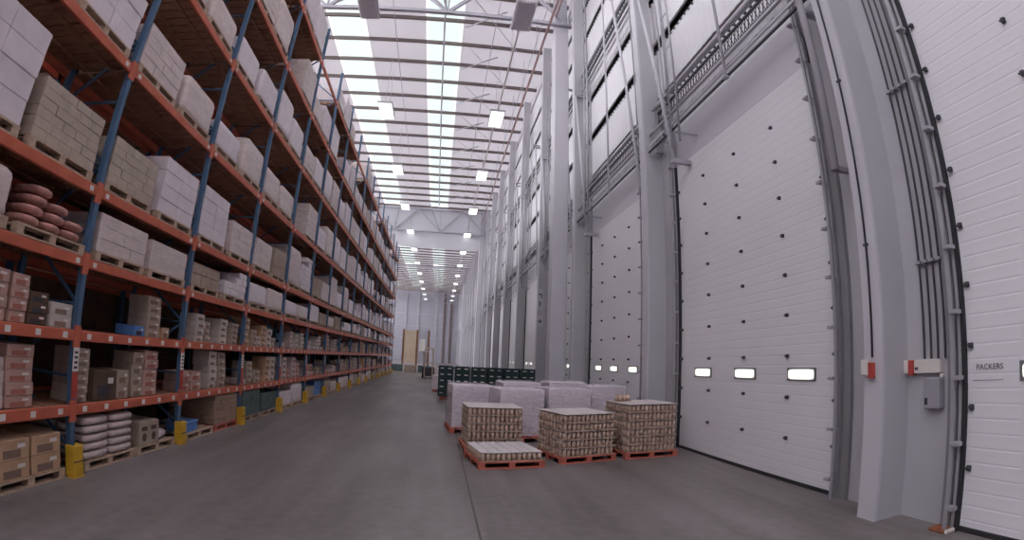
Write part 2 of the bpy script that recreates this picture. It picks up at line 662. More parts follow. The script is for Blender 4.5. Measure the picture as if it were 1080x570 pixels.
jamb = MB().box(-0.03, 0.03, -0.22, -0.10, 0, 6.7).mesh('jamb_plate', 'jamb')
bk = MB()
bk.box(-0.18, 0.0, -0.06, -0.03, -0.012, 0.012)
bk.cbox(-0.20, -0.10, -0.07, 0.02, -0.02, 0.02, 0.005)
bkm = bk.mesh('track_bracket', 'alu')
for k in range(0, NB + 1):
    y = colY(k) + 1.07
    if y + 4.4 > Y1:
        break
    d, W = make_door(k)
    struct(d, 'white ribbed sectional loading door', 'door')
    link('panel', dp, d)
    link('bottom_seal', seal, d)
    for side in (0, 1):
        sc = -1 if side else 1
        for nm, me in (('track', trm), ('edge_seal', gap), ('jamb_plate', jamb)):
            o = link(nm, me, d, (0, W if side else 0, 0))
            o.scale = (1, sc, 1)
        if k < 5:
            for q in range(11):
                o = link('track_bracket', bkm, d, (0, W if side else 0, 0.25 + 0.62 * q))
                o.scale = (1, sc, 1)
    for yy in (0.75, 2.15, 3.52):
        f = link('vision_frame', vfm, d, (0, yy, 1.53))
        link('pane', pnm, f)
    if k < 4:
        for yy in (0.06, 1.04, 2.16, 3.28, 4.35):
            for q in range(9):
                link('hinge', hgm, d, (0, yy, 0.63 + 0.578 * q))

# lettering on the first door (small dark print over a thin line)
door1 = next(o for o in COL.objects if o.name == 'door_1')


def text_mesh(txt, size, name='lettering', mt='ink'):
    cu = bpy.data.curves.new(name, 'FONT')
    cu.body = txt
    cu.size = size
    cu.extrude = 0.0008
    cu.align_x = 'LEFT'
    o = bpy.data.objects.new(name, cu)
    COL.objects.link(o)
    dg = bpy.context.evaluated_depsgraph_get()
    me = bpy.data.meshes.new_from_object(o.evaluated_get(dg))
    me.name = name
    bpy.data.objects.remove(o)
    me.materials.clear()
    me.materials.append(M[mt])
    return me


# text faces the aisle (-x): its own x runs along -y
def face_aisle(o):
    o.rotation_euler = (PI / 2, 0, -PI / 2)


o = link('lettering', text_mesh('PACKERS', 0.074), door1, (-0.013, 2.80 - (colY(0) + 1.07), 1.555))
face_aisle(o)
o = MB().box(-0.013, -0.011, 2.50 - (colY(0) + 1.07), 2.84 - (colY(0) + 1.07), 1.455, 1.46).obj('print_line', 'ink', door1)

# ------------------------------------------------------------------ bits fixed to the wall
# vertical conduits on the pier beside the first door
for i, y in enumerate((3.17, 3.26, 3.35, 3.44)):
    t = thing('conduit', '%s of four thin steel conduits on the pier, counted from the first door' % ORD[i], 'conduit', (4.76, y, 1.68))
    MB().tube((0, 0, 0), (0, 0, 15.8), 0.013, 8).obj('pipe', 'frame', t)
    for z in (1.0, 3.0, 5.0, 7.0, 9.0):
        MB().box(-0.03, 0.036, -0.035, 0.035, z - 0.015, z + 0.015).obj('clip', 'alu', t)
t = thing('conduit', 'single thin conduit on the column face above the small call point', 'conduit', (4.335, 3.83, 1.72))
MB().tube((0, 0, 0), (0, 0, 14.0), 0.012, 8).obj('pipe', 'dsteel', t)
for z in (1.2, 3.2, 5.2):
    MB().box(-0.016, 0.014, -0.03, 0.03, z - 0.012, z + 0.012).obj('clip', 'dsteel', t)

t = thing('call_point', 'small white box with red fire call point on the column face', 'alarm', (4.345, 3.86, 1.61))
MB().cbox(-0.055, 0.0, -0.005, 0.10, -0.075, 0.09, 0.008).obj('mounting_box', 'white', t)
MB().cbox(-0.065, 0.0, -0.07, -0.007, -0.105, 0.06, 0.008).obj('red_unit', 'red', t)
t = thing('alarm_panel', 'long white junction box with a red call point on the pier', 'alarm', (4.795, 3.46, 1.60))
MB().cbox(-0.07, 0.0, -0.24, 0.105, -0.065, 0.075, 0.008).obj('box', 'white', t)
MB().cbox(-0.09, 0.0, 0.107, 0.175, -0.085, 0.075, 0.008).obj('red_unit', 'red', t)
MB().cbox(-0.07, 0.0, 0.177, 0.255, -0.065, 0.075, 0.008).obj('end_box', 'white', t)
MB().box(-0.072, -0.069, 0.045, 0.09, -0.03, 0.0).obj('badge', 'dsteel', t)
t = thing('control_box', 'grey door control box below the long white junction box', 'control box', (4.795, 3.30, 1.34))
MB().cbox(-0.11, 0.0, -0.10, 0.11, -0.16, 0.15, 0.01).obj('casing', 'panelgrey', t)
MB().cbox(-0.118, -0.108, 0.05, 0.085, -0.12, -0.05, 0.003).obj('switch', 'ink', t)
MB().cbox(-0.05, 0.0, -0.10, -0.06, 0.152, 0.188, 0.006).obj('gland', 'white', t)

t = thing('base_plate', 'rusty brown shoe at the foot of the first door track', 'plate', (4.62, 3.02, 0.0))
MB().cbox(-0.06, 0.12, -0.06, 0.12, 0.002, 0.03, 0.006).obj('plate', 'rust', t)
MB().cbox(-0.05, 0.10, -0.10, -0.065, 0.002, 0.04, 0.008).obj('stop', 'white', t)

# vertical lettering on the box column and the column before it
t = thing('column_sign', 'narrow white strip with dark upright characters on the third column', 'sign', (4.345, 16.38, 0))
MB().box(-0.006, 0.0, -0.11, 0.11, 3.0, 3.95).obj('board', 'lintel', t)
for i, ch in enumerate('E11'):
    o = link('lettering', text_mesh(ch, 0.24), t, (-0.008, 0.09, 3.62 - 0.26 * i))
    face_aisle(o)
t = thing('column_sign', 'white strip with dark arrow marks on the side of the fourth column', 'sign', (4.47, 22.505, 0))
MB().box(-0.12, 0.14, -0.006, 0.0, 3.3, 5.0).obj('board', 'column', t)
b = MB()
b.box(-0.08, 0.09, -0.009, -0.007, 4.72, 4.77)
b.box(0.05, 0.09, -0.009, -0.007, 4.55, 4.72)
b.obj('corner_mark', 'ink', t)
MB().box(-0.02, 0.03, -0.009, -0.007, 4.18, 4.42).obj('bar_mark', 'ink', t)
b = MB()
for i in range(10):
    a = 2 * PI * i / 10
    b.tube((0.09 * math.cos(a), -0.008, 3.9 + 0.09 * math.sin(a)), (0.09 * math.cos(a + 0.63), -0.008, 3.9 + 0.09 * math.sin(a + 0.63)), 0.012, 4)
b.obj('ring_mark', 'dsteel', t)
b = MB()
b.box(-0.09, 0.08, -0.009, -0.007, 3.48, 3.52)
b.bar((0.0, -0.008, 3.59), (0.09, -0.008, 3.5), 0.004, 0.035)
b.bar((0.0, -0.008, 3.41), (0.09, -0.008, 3.5), 0.004, 0.035)
b.obj('arrow_mark', 'ink', t)

# cable ladder, guide tubes and mesh tray above every door
ct = thing('cable_ladder', 'galvanised cable ladder and guide tubes above the second loading door from the camera', 'cable ladder', (0, colY(1), 0),
           group='cable ladders above the doors')
L0, L1 = 0.32, PITCH_Y - 0.06
MB().tube((4.62, L0, 7.60), (4.62, L1, 7.60), 0.05, 8).obj('upper_tube', 'column', ct)
MB().tube((4.50, L0, 6.90), (4.50, L1, 6.90), 0.035, 8).obj('lower_tube', 'column', ct)
MB().box(4.62, 4.64, L0, L1, 6.82, 6.87).obj('ladder_rail', 'alu', ct)
MB().box(4.42, 4.44, L0, L1, 6.56, 6.62).obj('ladder_rail', 'alu', ct)
for i in range(12):
    y = L0 + 0.12 + i * 0.48
    MB().bar((4.43, y, 6.59), (4.63, y, 6.845), 0.045, 0.03).obj('ladder_rung', 'dsteel', ct)
MB().box(4.43, 4.47, L0, L1, 6.44, 6.475).obj('edge_angle', 'dsteel', ct)
b = MB()
for i in range(48):
    y = L0 + 0.08 + i * 0.12
    b.bar((4.70, y, 7.18), (4.70, y + 0.10, 7.46), 0.012, 0.016)
    b.bar((4.70, y + 0.10, 7.18), (4.70, y, 7.46), 0.012, 0.016)
b.box(4.68, 4.72, L0, L1, 7.15, 7.19)
b.box(4.68, 4.72, L0, L1, 7.45, 7.49)
b.obj('lattice', 'dsteel', ct)
MB().box(4.60, 4.785, L0 + 0.05, L0 + 0.09, 6.45, 7.66).obj('bracket', 'alu', ct)
MB().box(4.60, 4.785, L1 - 0.09, L1 - 0.05, 6.45, 7.66).obj('bracket', 'alu', ct)
remember(ct)
for k in list(range(2, NB)):
    dup(ct, (0, colY(k), 0), 0, 'galvanised cable ladder and guide tubes above the %s loading door from the camera' % ORD[k])
# second, higher pair of tubes from the third bay on
gt = thing('guide_tube', 'pair of guide tubes high above the third loading door from the camera', 'tube', (0, colY(2), 0), group='high guide tubes')
MB().tube((4.62, 0.4, 12.28), (4.62, PITCH_Y - 0.1, 12.28), 0.05, 8).obj('upper_tube', 'alu', gt)
MB().tube((4.62, 0.4, 11.62), (4.62, PITCH_Y - 0.1, 11.62), 0.05, 8).obj('lower_tube', 'alu', gt)
MB().box(4.66, 4.70, 0.4, PITCH_Y - 0.1, 11.95, 12.08).obj('tray', 'dsteel', gt)
for y in (0.5, PITCH_Y - 0.2):
    MB().box(4.58, 4.86, y, y + 0.05, 11.5, 12.4).obj('bracket', 'alu', gt)
remember(gt)
for k in range(3, NB):
    dup(gt, (0, colY(k), 0), 0, 'pair of guide tubes high above the %s loading door from the camera' % ORD[k])
# leaning brace tubes and ladders beside the columns
for part_, y_a, y_b, z_a, z_b in (('beyond', 0.36, 1.80, 5.75, 12.8), ('before', -1.42, -0.16, 5.75, 11.36)):
    br = thing('brace_tube', 'slender leaning brace tube just %s the second column from the camera' % part_, 'brace', (0, colY(2), 0), group='wall braces')
    MB().tube((4.37, y_a, z_a), (4.37, y_b, z_b), 0.04, 8).obj('tube', 'column', br)
    MB().box(4.33, 4.78, y_a - 0.04, y_a + 0.06, z_a - 0.09, z_a).obj('foot_bracket', 'alu', br)
    MB().box(4.33, 4.86, y_b - 0.04, y_b + 0.06, z_b, z_b + 0.07).obj('head_bracket', 'alu', br)
    remember(br)
    for k in range(3, NB):
        dup(br, (0, colY(k), 0), 0, 'slender leaning brace tube just %s the %s column from the camera' % (part_, ORD[k - 1]))
hr = thing('hanger_rod', 'vertical hanger rod above the middle of the second loading door', 'rod', (4.37, colY(1) + 2.62, 6.40), group='hanger rods')
MB().tube((0, 0, 0), (0, 0, 7.8), 0.03, 8).obj('rod', 'column', hr)
MB().box(-0.03, 0.40, -0.03, 0.03, 6.9, 6.96).obj('bracket', 'alu', hr)
MB().cbox(-0.05, 0.05, -0.05, 0.05, -0.05, 0.0, 0.008).obj('end_cap', 'alu', hr)
remember(hr)
for k in range(2, 10):
    dup(hr, (4.37, colY(k) + 2.62, 6.40), 0, 'vertical hanger rod above the middle of the %s loading door' % ORD[k])
ld = thing('wall_ladder', 'thin pale access ladder rails beside the second loading door', 'ladder', (4.28, colY(2) - 1.95, 5.9), group='access ladders')
for y in (0.0, 0.36):
    MB().tube((0, y, 0), (0, y, 9.0), 0.022, 6).obj('rail', 'alu', ld)
for i in range(9):
    MB().tube((0, 0, 0.5 + 0.9 * i), (0, 0.36, 0.5 + 0.9 * i), 0.014, 6).obj('rung', 'alu', ld)
MB().box(0.0, 0.50, 0.16, 0.20, 0.27, 0.3).obj('bracket', 'alu', ld)
remember(ld)
for k in range(3, 9):
    dup(ld, (4.28, colY(k) - 1.95, 5.9), 0, 'thin pale access ladder rails beside the %s loading door' % ORD[k - 1])
dpipe = thing('downpipe', 'pale downpipe with bracket beside the second loading door', 'pipe', (4.36, colY(1) + 0.49, 0.0))
MB().tube((0, 0, 3.9), (0, 0, 14.5), 0.055, 10).obj('pipe', 'column', dpipe)
MB().box(-0.02, 0.38, -0.05, 0.05, 6.2, 6.26).obj('bracket', 'alu', dpipe)
MB().box(-0.05, 0.10, 0.06, 0.10, 5.45, 5.85).obj('pipe_joint', 'dsteel', dpipe)  # dark joint fitting on the pipe, clipped to no rail
MB().box(-0.02, 0.38, -0.04, 0.04, 3.9, 3.95).obj('bracket', 'alu', dpipe)
# red sprinkler main under the roof
sp = thing('sprinkler_pipe', 'long red sprinkler main under the roof above the doors', 'pipe', (3.52, 0, 15.35))
MB().tube((0, 6, 0), (0, 50, 0), 0.055, 10).obj('pipe', 'red_pipe', sp)
for y in range(8, 50, 4):
    MB().tube((0, y, 0), (0, y, 2.7), 0.012, 6).obj('hanger', 'truss', sp)
sp = thing('sprinkler_pipe', 'second thinner red pipe running beside the sprinkler main', 'pipe', (3.78, 0, 15.75))
MB().tube((0, 6, 0), (0, 16.9, 0), 0.045, 10).obj('pipe', 'red_pipe', sp)
for y in range(8, 16, 4):
    MB().tube((0, y, 0), (0, y, 2.3), 0.012, 6).obj('hanger', 'truss', sp)

# ------------------------------------------------------------------ lamps
def lamp(name, lit, label, loc, group):
    t = thing(name, label, 'ceiling light', loc, 0, group)
    b = MB()
    b.cbox(-0.42, 0.42, -1.0, 1.0, 0.02, 0.14, 0.02)
    b.obj('housing', 'alu' if lit else 'column', t)
    b = MB()
    if lit:
        b.box(-0.37, 0.37, -0.95, 0.95, -0.01, 0.02)
        b.obj('diffuser', 'lamp', t)
    else:
        for i in range(7):
            b.box(-0.36 + i * 0.11, -0.30 + i * 0.11, -0.95, 0.95, -0.03, 0.02)
        b.obj('louvre', 'lampoff', t)
    for y in (-0.8, 0.8):
        MB().tube((0, y, 0.14), (0, y, ZR - loc[2] - 0.25), 0.012, 6).obj('hanger', 'truss', t)
    return t


ZL = 15.1
for row, x in (('wall', 2.32), ('rack', -3.98)):
    off = lamp('ceiling_light', False, 'unlit louvred ceiling light nearest the camera in the %s side row' % row, (x, 16.4, ZL), 'ceiling lights')
    proto = lamp('ceiling_light', True, 'lit ceiling light second from the camera in the %s side row' % row, (x, 25.9, ZL), 'ceiling lights')
    remember(proto)
    for i in range(2, 12):
        dup(proto, (x, 16.5 + 9.4 * i, ZL), 0, 'lit ceiling light %s from the camera in the %s side row' % (ORD[i], row))
cw = thing('lighting_trunk', 'thin white cable trunk linking the lamps of the wall side row', 'trunking', (2.32, 0, ZL + 0.2))
MB().box(-0.04, 0.04, 17.45, 120, 0, 0.06).obj('trunk', 'white', cw)
for y in range(20, 120, 10):
    MB().tube((0, y, 0.06), (0, y, 2.9), 0.01, 6).obj('hanger', 'truss', cw)

# ------------------------------------------------------------------ racking
Z = {1: 0.734, 2: 1.55, 3: 2.354, 4: 3.163, 5: 4.733, 6: 6.39, 7: 8.007, 8: 9.745}
HB = {1: 0.06, 2: 0.06, 3: 0.055, 4: 0.06, 5: 0.06, 6: 0.06, 7: 0.06, 8: 0.06}
PY0, PB = 2.23, 2.60
NBAY = 16
XB = XL - 1.10
L8BAYS = {0, 1, 2, 3, 5, 6, 8, 9, 11, 12, 13, 15}


def postY(i):
    return PY0 + PB * i


rack = thing('pallet_rack', 'long blue and orange pallet racking run along the aisle, eight beam levels high', 'pallet rack', (0, 0, 0))
up = MB()                                                # one front upright, origin at its foot
up.box(-0.07, 0.0, -0.036, 0.036, 0, 11.0)
up.box(-0.075, -0.07, -0.036, -0.024, 0, 11.0)
up.box(-0.075, -0.07, 0.024, 0.036, 0, 11.0)
for z in Z.values():
    up.box(-0.02, 0.004, -0.055, 0.055, z - 0.13, z + 0.11, 1)      # beam end connectors
upm = up.mesh('upright', ['blue', 'orange'])
frame = MB()
zz = 0.3
s = 0
while zz < 10.4:
    a, b = (-0.05, XB - XL + 0.05) if s % 2 == 0 else (XB - XL + 0.05, -0.05)
    frame.bar((a, 0, zz), (b, 0, zz + 0.8), 0.025, 0.035)
    frame.bar((-0.05, 0, zz), (XB - XL + 0.05, 0, zz), 0.025, 0.03)
    zz += 0.8
    s += 1
frm = frame.mesh('frame_brace', ['blue'])
rear = MB().box(0.0, 0.07, -0.045, 0.045, 0, 11.0).mesh('rear_upright', ['blue'])
lab = MB()
lab.box(0.001, 0.008, -0.05, 0.05, 1.16, 1.42, 0)
for i in range(4):
    lab.box(0.008, 0.009, -0.03, 0.03, 1.19 + 0.055 * i, 1.215 + 0.055 * i, 1)
labm = lab.mesh('label_plate', ['white', 'ink'])
grd = MB().box(0.001, 0.010, -0.05, 0.05, 0.86, 1.15).mesh('guard_plate', ['red'])
for i in range(0, NBAY + 1):
    y = postY(i)
    u = link('upright', upm, rack, (XL, y, 0))
    l = link('label_plate', labm, u)
    tag(l, 'white location label plate')
    g = link('guard_plate', grd, u)
    tag(g, 'red guard plate')
    link('rear_upright', rear, rack, (XB, y, 0))
    link('frame_brace', frm, rack, (XL, y, 0))


def beam_mesh(lv):
    b = MB()
    h = HB[lv]
    y0, y1 = 0.056, PB - 0.056
    # box beam with a stepped front
    b.cbox(-0.05, 0.0, y0, y1, -h, h, 0.008, 0)
    n = {1: 6, 2: 6, 3: 0}.get(lv, 0)
    for i in range(n):
        y = PB * (i + 0.5) / n
        b.box(0.0005, 0.003, y - 0.04, y + 0.04, -0.032, 0.032, 1)
    if lv >= 3:
        for y in (0.16, PB - 0.16):
            b.box(0.0005, 0.003, y - 0.035, y + 0.035, -0.028, 0.028, 1)
    return b.mesh('beam', ['orange', 'white'])


BM = {lv: beam_mesh(lv) for lv in Z}
rest = {'front': MB(), 'rear': MB()}
cnt = 0
for i in range(NBAY):
    for lv, z in Z.items():
        if i < 12:
            link('beam', BM[lv], rack, (XL, postY(i), z))
        else:
            rest['front'].box(XL - 0.05, XL, postY(i) + 0.056, postY(i) + PB - 0.056, z - HB[lv], z + HB[lv])
        rest['rear'].box(XB, XB + 0.05, postY(i) + 0.056, postY(i) + PB - 0.056, z - HB[lv], z + HB[lv])
rest['front'].obj('distant_beam', 'orange', rack)['kind'] = 'stuff'
rest['rear'].obj('rear_beam', 'orange', rack)['kind'] = 'stuff'


def deck_mesh():
    b = MB()
    n = 13
    w = PB / n
    for i in range(n):
        b.box(XB - XL + 0.002, -0.052, i * w + 0.055 * (i == 0), i * w + w * 0.86 - 0.055 * (i == n - 1), 0.03, 0.055)
    b.box(XB - XL + 0.3, XB - XL + 0.36, 0.06, PB - 0.06, 0.0, 0.03)
    b.box(-0.36, -0.30, 0.06, PB - 0.06, 0.0, 0.03)
    return b


dkm = deck_mesh().mesh('deck', ['deck'])
far = MB()
for i in range(NBAY):
    for lv, z in Z.items():
        if lv == 8 and i not in L8BAYS:
            continue
        if i < 12:
            link('deck', dkm, rack, (XL, postY(i), z))
        else:
            far.box(XB, XL - 0.052, postY(i) + 0.05, postY(i) + PB - 0.05, z + 0.0, z + 0.055)
far.obj('distant_deck', 'deck', rack)['kind'] = 'stuff'

# yellow upright guards
gd = MB()
n = 16
ring = [(math.cos(2 * PI * i / n), math.sin(2 * PI * i / n)) for i in range(n)]
gp = thing('upright_guard', 'yellow steel guard round the foot of rack upright one', 'upright guard', (XL + 0.06, postY(0), 0), 0, 'yellow upright guards')
b = MB()
b.cbox(-0.012, 0.03, -0.09, 0.09, 0.012, 0.36, 0.01)
b.cbox(-0.10, -0.012, -0.09, -0.06, 0.012, 0.36, 0.008)
b.cbox(-0.10, -0.012, 0.06, 0.09, 0.012, 0.36, 0.008)
b.obj('shield', 'yellow', gp)
MB().cbox(-0.055, 0.045, -0.105, 0.105, 0.0, 0.012, 0.003).obj('foot_plate', 'yellow', gp)
MB().box(0.030, 0.033, -0.085, 0.085, 0.17, 0.185).obj('groove', 'dsteel', gp)
remember(gp)
for i in range(1, NBAY + 1):
    dup(gp, (XL + 0.06, postY(i), 0), 0, 'yellow steel guard round the foot of rack upright %s' % NUM[i + 1])

# ------------------------------------------------------------------ pallets and their loads
PW, PD, PH = 1.08, 1.02, 0.115                           # along the aisle, across, high


def pallet_proto(mt, name='pallet', label='timber pallet'):
    """origin at the middle of its foot"""
    t = thing(name, label, 'pallet', (0, 0, -50))
    b = MB()
    n = 6
    for i in range(n):
        x = -PD / 2 + (PD - 0.1) * i / (n - 1)
        b.box(x, x + 0.1, -PW / 2, PW / 2, PH - 0.022, PH)
    for y in (-PW / 2, -0.05, PW / 2 - 0.1):
        b.box(-PD / 2, PD / 2, y, y + 0.1, PH - 0.036, PH - 0.022)
    b.obj('top_deck', mt, t)
    for y in (-PW / 2 + 0.05, 0.0, PW / 2 - 0.05):
        for x in (-PD / 2 + 0.055, 0.0, PD / 2 - 0.055):
            MB().box(x - 0.05, x + 0.05, y - 0.05, y + 0.05, 0.018, PH - 0.036).obj('block', mt, t)
    b = MB()
    for x in (-PD / 2, -0.05, PD / 2 - 0.1):
        b.box(x, x + 0.1, -PW / 2, PW / 2, 0.0, 0.018)
    b.obj('base_board', mt, t)
    return remember(t)


def pallet_small(mt):
    b = MB()
    b.box(-PD / 2, PD / 2, -PW / 2, PW / 2, PH - 0.036, PH)
    for y in (-PW / 2 + 0.05, 0.0, PW / 2 - 0.05):
        b.box(-PD / 2, PD / 2, y - 0.05, y + 0.05, 0.018, PH - 0.036)
    b.box(-PD / 2, -PD / 2 + 0.1, -PW / 2, PW / 2, 0, 0.018)
    b.box(PD / 2 - 0.1, PD / 2, -PW / 2, PW / 2, 0, 0.018)
    return b.mesh('pallet', [mt])


def bricks(w, d, h, ny, nx, nz, jit=0.006, ch=0.012, m=0, skip=None):
    """a block of cartons, the joints showing; centred, standing on z=0"""
    b = MB()
    hz = h / nz
    for k in range(nz):
        a, c = (ny, nx) if k % 2 == 0 else (nx, ny)
        for i in range(a):
            for j in range(c):
                if 0 < i < a - 1 and 0 < j < c - 1 and k < nz - 1:
                    continue
                if skip and skip(k, i, j, a, c):
                    continue
                o = random.uniform(-jit, jit)
                b.cbox(-d / 2 + d * j / c + o, -d / 2 + d * (j + 1) / c + o, -w / 2 + w * i / a + o, -w / 2 + w * (i + 1) / a + o, hz * k, hz * (k + 1), ch, m)
    return b


def wrapped(w, d, h):
    """film drawn tight over a load: bulging sides, a soft top edge and faint waist bands"""
    b = MB()
    n = 28
    rows = [(0.0, 0.985), (0.12, 1.0), (0.25, 0.99), (0.4, 1.0), (0.55, 0.988), (0.7, 1.0), (0.85, 0.99), (0.95, 0.97), (1.0, 0.90)]
    vs = []
    for t, s in rows:
        for i in range(n):
            a = 2 * PI * i / n
            p = 0.16
            x = math.copysign(abs(math.cos(a)) ** p, math.cos(a)) * d / 2
            y = math.copysign(abs(math.sin(a)) ** p, math.sin(a)) * w / 2
            q = s * (1 + random.uniform(-0.012, 0.006))
            vs.append((x * q, y * q, h * t + (random.uniform(-0.012, 0.012) if t == 1.0 else 0)))
    fs = [(r * n + i, r * n + (i + 1) % n, (r + 1) * n + (i + 1) % n, (r + 1) * n + i) for r in range(len(rows) - 1) for i in range(n)]
    b.add(vs, fs, 0, True)
    k = len(rows) - 1
    b.f.append(tuple(k * n + i for i in range(n)))
    b.m.append(0)
    b.s.append(False)
    b.f.append(tuple(reversed(range(n))))
    b.m.append(0)
    b.s.append(False)
    return b


def sackpile(w, d, layers, hz, m=0):
    b = MB()
    for k in range(layers):
        n = 3 if k % 2 == 0 else 2
        mm = 2 if k % 2 == 0 else 3
        for i in range(n):
            for j in range(mm):
                b.pillow(-d / 2 + d * (j + 0.5) / mm + random.uniform(-.01, .01), -w / 2 + w * (i + 0.5) / n + random.uniform(-.01, .01), hz * (k + 0.5),
                         d / mm / 2 * 1.03, w / n / 2 * 1.03, hz * 0.58, m, 14, 6, 0.45, 0.03)
    return b


# a library of load meshes; (look, mesh)
LIB = {}
def lib(kind, h, w=1.08):
    key = (kind, round(h, 2), round(w, 2))
    if key in LIB:
        return LIB[key]
    d = 1.0
    if kind == 'cartons':
        me = bricks(w, d, h, 3, 2, max(2, round(h / 0.16)), 0.004, 0.006).mesh('pallet_load', ['film'])
    elif kind == 'fine':
        me = bricks(w, d, h, 5, 4, max(3, round(h / 0.11)), 0.004, 0.005).mesh('pallet_load', ['film3'])
    elif kind == 'white':
        me = bricks(w, d, h, 2, 2, max(2, round(h / 0.22)), 0.006, 0.008).mesh('pallet_load', ['film2'])
    elif kind == 'film':
        me = wrapped(w, d, h).mesh('pallet_load', ['film'])
    elif kind == 'lilac':
        me = wrapped(w, d, h).mesh('pallet_load', ['film2'])
    elif kind == 'tan':
        me = bricks(w, d, h, 3, 2, max(2, round(h / 0.2)), 0.006, 0.01).mesh('pallet_load', ['grey_card'])
    elif kind == 'brown':
        me = bricks(w, d, h, 4, 3, max(3, round(h / 0.085)), 0.008, 0.012).mesh('pallet_load', ['brownflat'])
    elif kind == 'ragged':
        me = bricks(w, d, h, 4, 3, max(3, round(h / 0.14)), 0.01, 0.015, 0, lambda k, i, j, a, c: k >= max(3, round(h / 0.14)) - 2 and i < a // 2 + (k % 2)).mesh('pallet_load', ['film2'])
    elif kind == 'sacks':
        n = max(3, round(h / 0.13))
        me = sackpile(w, d, n, h / n * 0.97).mesh('pallet_load', ['sack'])
    elif kind == 'green':
        me = bricks(w, d, h, 2, 2, max(3, round(h / 0.1)), 0.01, 0.012).mesh('pallet_load', ['greygreen'])
    elif kind == 'dark':
        me = bricks(w, d, h, 2, 2, max(2, round(h / 0.25)), 0.01, 0.012).mesh('pallet_load', ['dark_card'])
    LIB[key] = me
    return me


LOOK = {'cartons': 'pale film wrapped carton load', 'fine': 'warm grey load of many small cartons', 'white': 'whitish load of large cartons',
        'film': 'smooth pale wrapped load', 'lilac': 'smooth lilac white wrapped load', 'tan': 'greyish cardboard carton load',
        'brown': 'brown load of flat cartons', 'ragged': 'whitish carton load with a stepped top', 'sacks': 'pile of white paper sacks',
        'green': 'dusty dark green load', 'dark': 'dark brown carton load'}
LEVEL = {0: 'the floor', 3: 'beam level three', 4: 'beam level four', 5: 'beam level five', 6: 'beam level six', 7: 'beam level seven', 8: 'the top beam level'}

PAL = pallet_proto('pallet', 'pallet', 'weathered timber pallet on %s')
REDPAL = pallet_proto('redpallet', 'red_pallet', 'red pallet')
PALM = pallet_small('pallet')
REDM = pallet_small('redpallet')
HALF = ('near', 'far')


def base_z(lv):
    return 0.001 if lv == 0 else Z[lv] + 0.0615


def put_pallet(lv, bay, slot, y, red=False, w=1.08):
    z = base_z(lv)
    label = '%s pallet on %s, rack bay %s, %s half' % ('red painted' if red else 'weathered timber', LEVEL[lv], NUM[bay + 1], HALF[slot])
    loc = (XL - PD / 2 - 0.005, y, z)
    if bay < 6:
        o = dup(REDPAL if red else PAL, loc, 0, label, 'pallets in the racking')
    else:
        o = link('pallet', REDM if red else PALM, None, loc)
        tag(o, label, 'pallet', 'pallets in the racking')
    return z + PH + 0.001


def put_load(lv, bay, slot, y, kind, h, w=1.08, red=False):
    z = put_pallet(lv, bay, slot, y, red)
    o = link('pallet_load', lib(kind, h, w), None, (XL - PD / 2 - 0.005 + random.uniform(-0.012, 0.004), y, z))
    tag(o, '%s on %s, rack bay %s, %s half' % (LOOK[kind], LEVEL[lv], NUM[bay + 1], HALF[slot]), 'pallet load', 'loads in the racking')


NEAR = {
    # level, bay, slot: (centre y, kind, height, width)
    (3, 0, 0): (3.00, 'film', 0.42, 1.08),
    (3, 1, 0): (5.53, 'cartons', 0.44, 1.08), (3, 1, 1): (6.74, 'cartons', 0.40, 1.08),
    (3, 2, 0): (8.05, 'tan', 0.34, 1.08), (3, 2, 1): (9.38, 'ragged', 0.50, 1.08),
    (3, 3, 0): (10.72, 'lilac', 0.42, 1.08), (3, 3, 1): (11.98, 'film', 0.46, 1.08),
    (4, 0, 0): (2.86, 'white', 0.98, 1.10), (4, 0, 1): (4.10, 'fine', 0.62, 1.08),
    (4, 1, 0): (5.45, 'fine', 0.56, 1.06), (4, 1, 1): (6.73, 'white', 0.80, 1.10),
    (4, 2, 0): (8.02, 'white', 0.82, 1.08), (4, 2, 1): (9.40, 'cartons', 0.58, 1.10),
    (4, 3, 0): (10.72, 'cartons', 0.58, 1.08), (4, 3, 1): (11.95, 'tan', 0.62, 1.0),
    (5, 0, 0): (2.95, 'film', 0.8, 1.08), (5, 0, 1): (4.12, 'white', 0.72, 1.10),
    (5, 1, 0): (5.45, 'cartons', 0.60, 1.08), (5, 1, 1): (6.72, 'film', 0.58, 1.10),
    (5, 2, 0): (8.05, 'lilac', 0.46, 1.10), (5, 2, 1): (9.38, 'film', 0.72, 1.08),
    (5, 3, 0): (10.7, 'film', 0.62, 1.08), (5, 3, 1): (11.95, 'film', 0.6, 1.08),
    (6, 1, 0): (5.5, 'film', 0.45, 1.08), (6, 1, 1): (6.72, 'film', 0.50, 1.08),
    (6, 2, 0): (8.08, 'lilac', 0.58, 1.1), (6, 2, 1): (9.40, 'lilac', 0.66, 1.1),
}
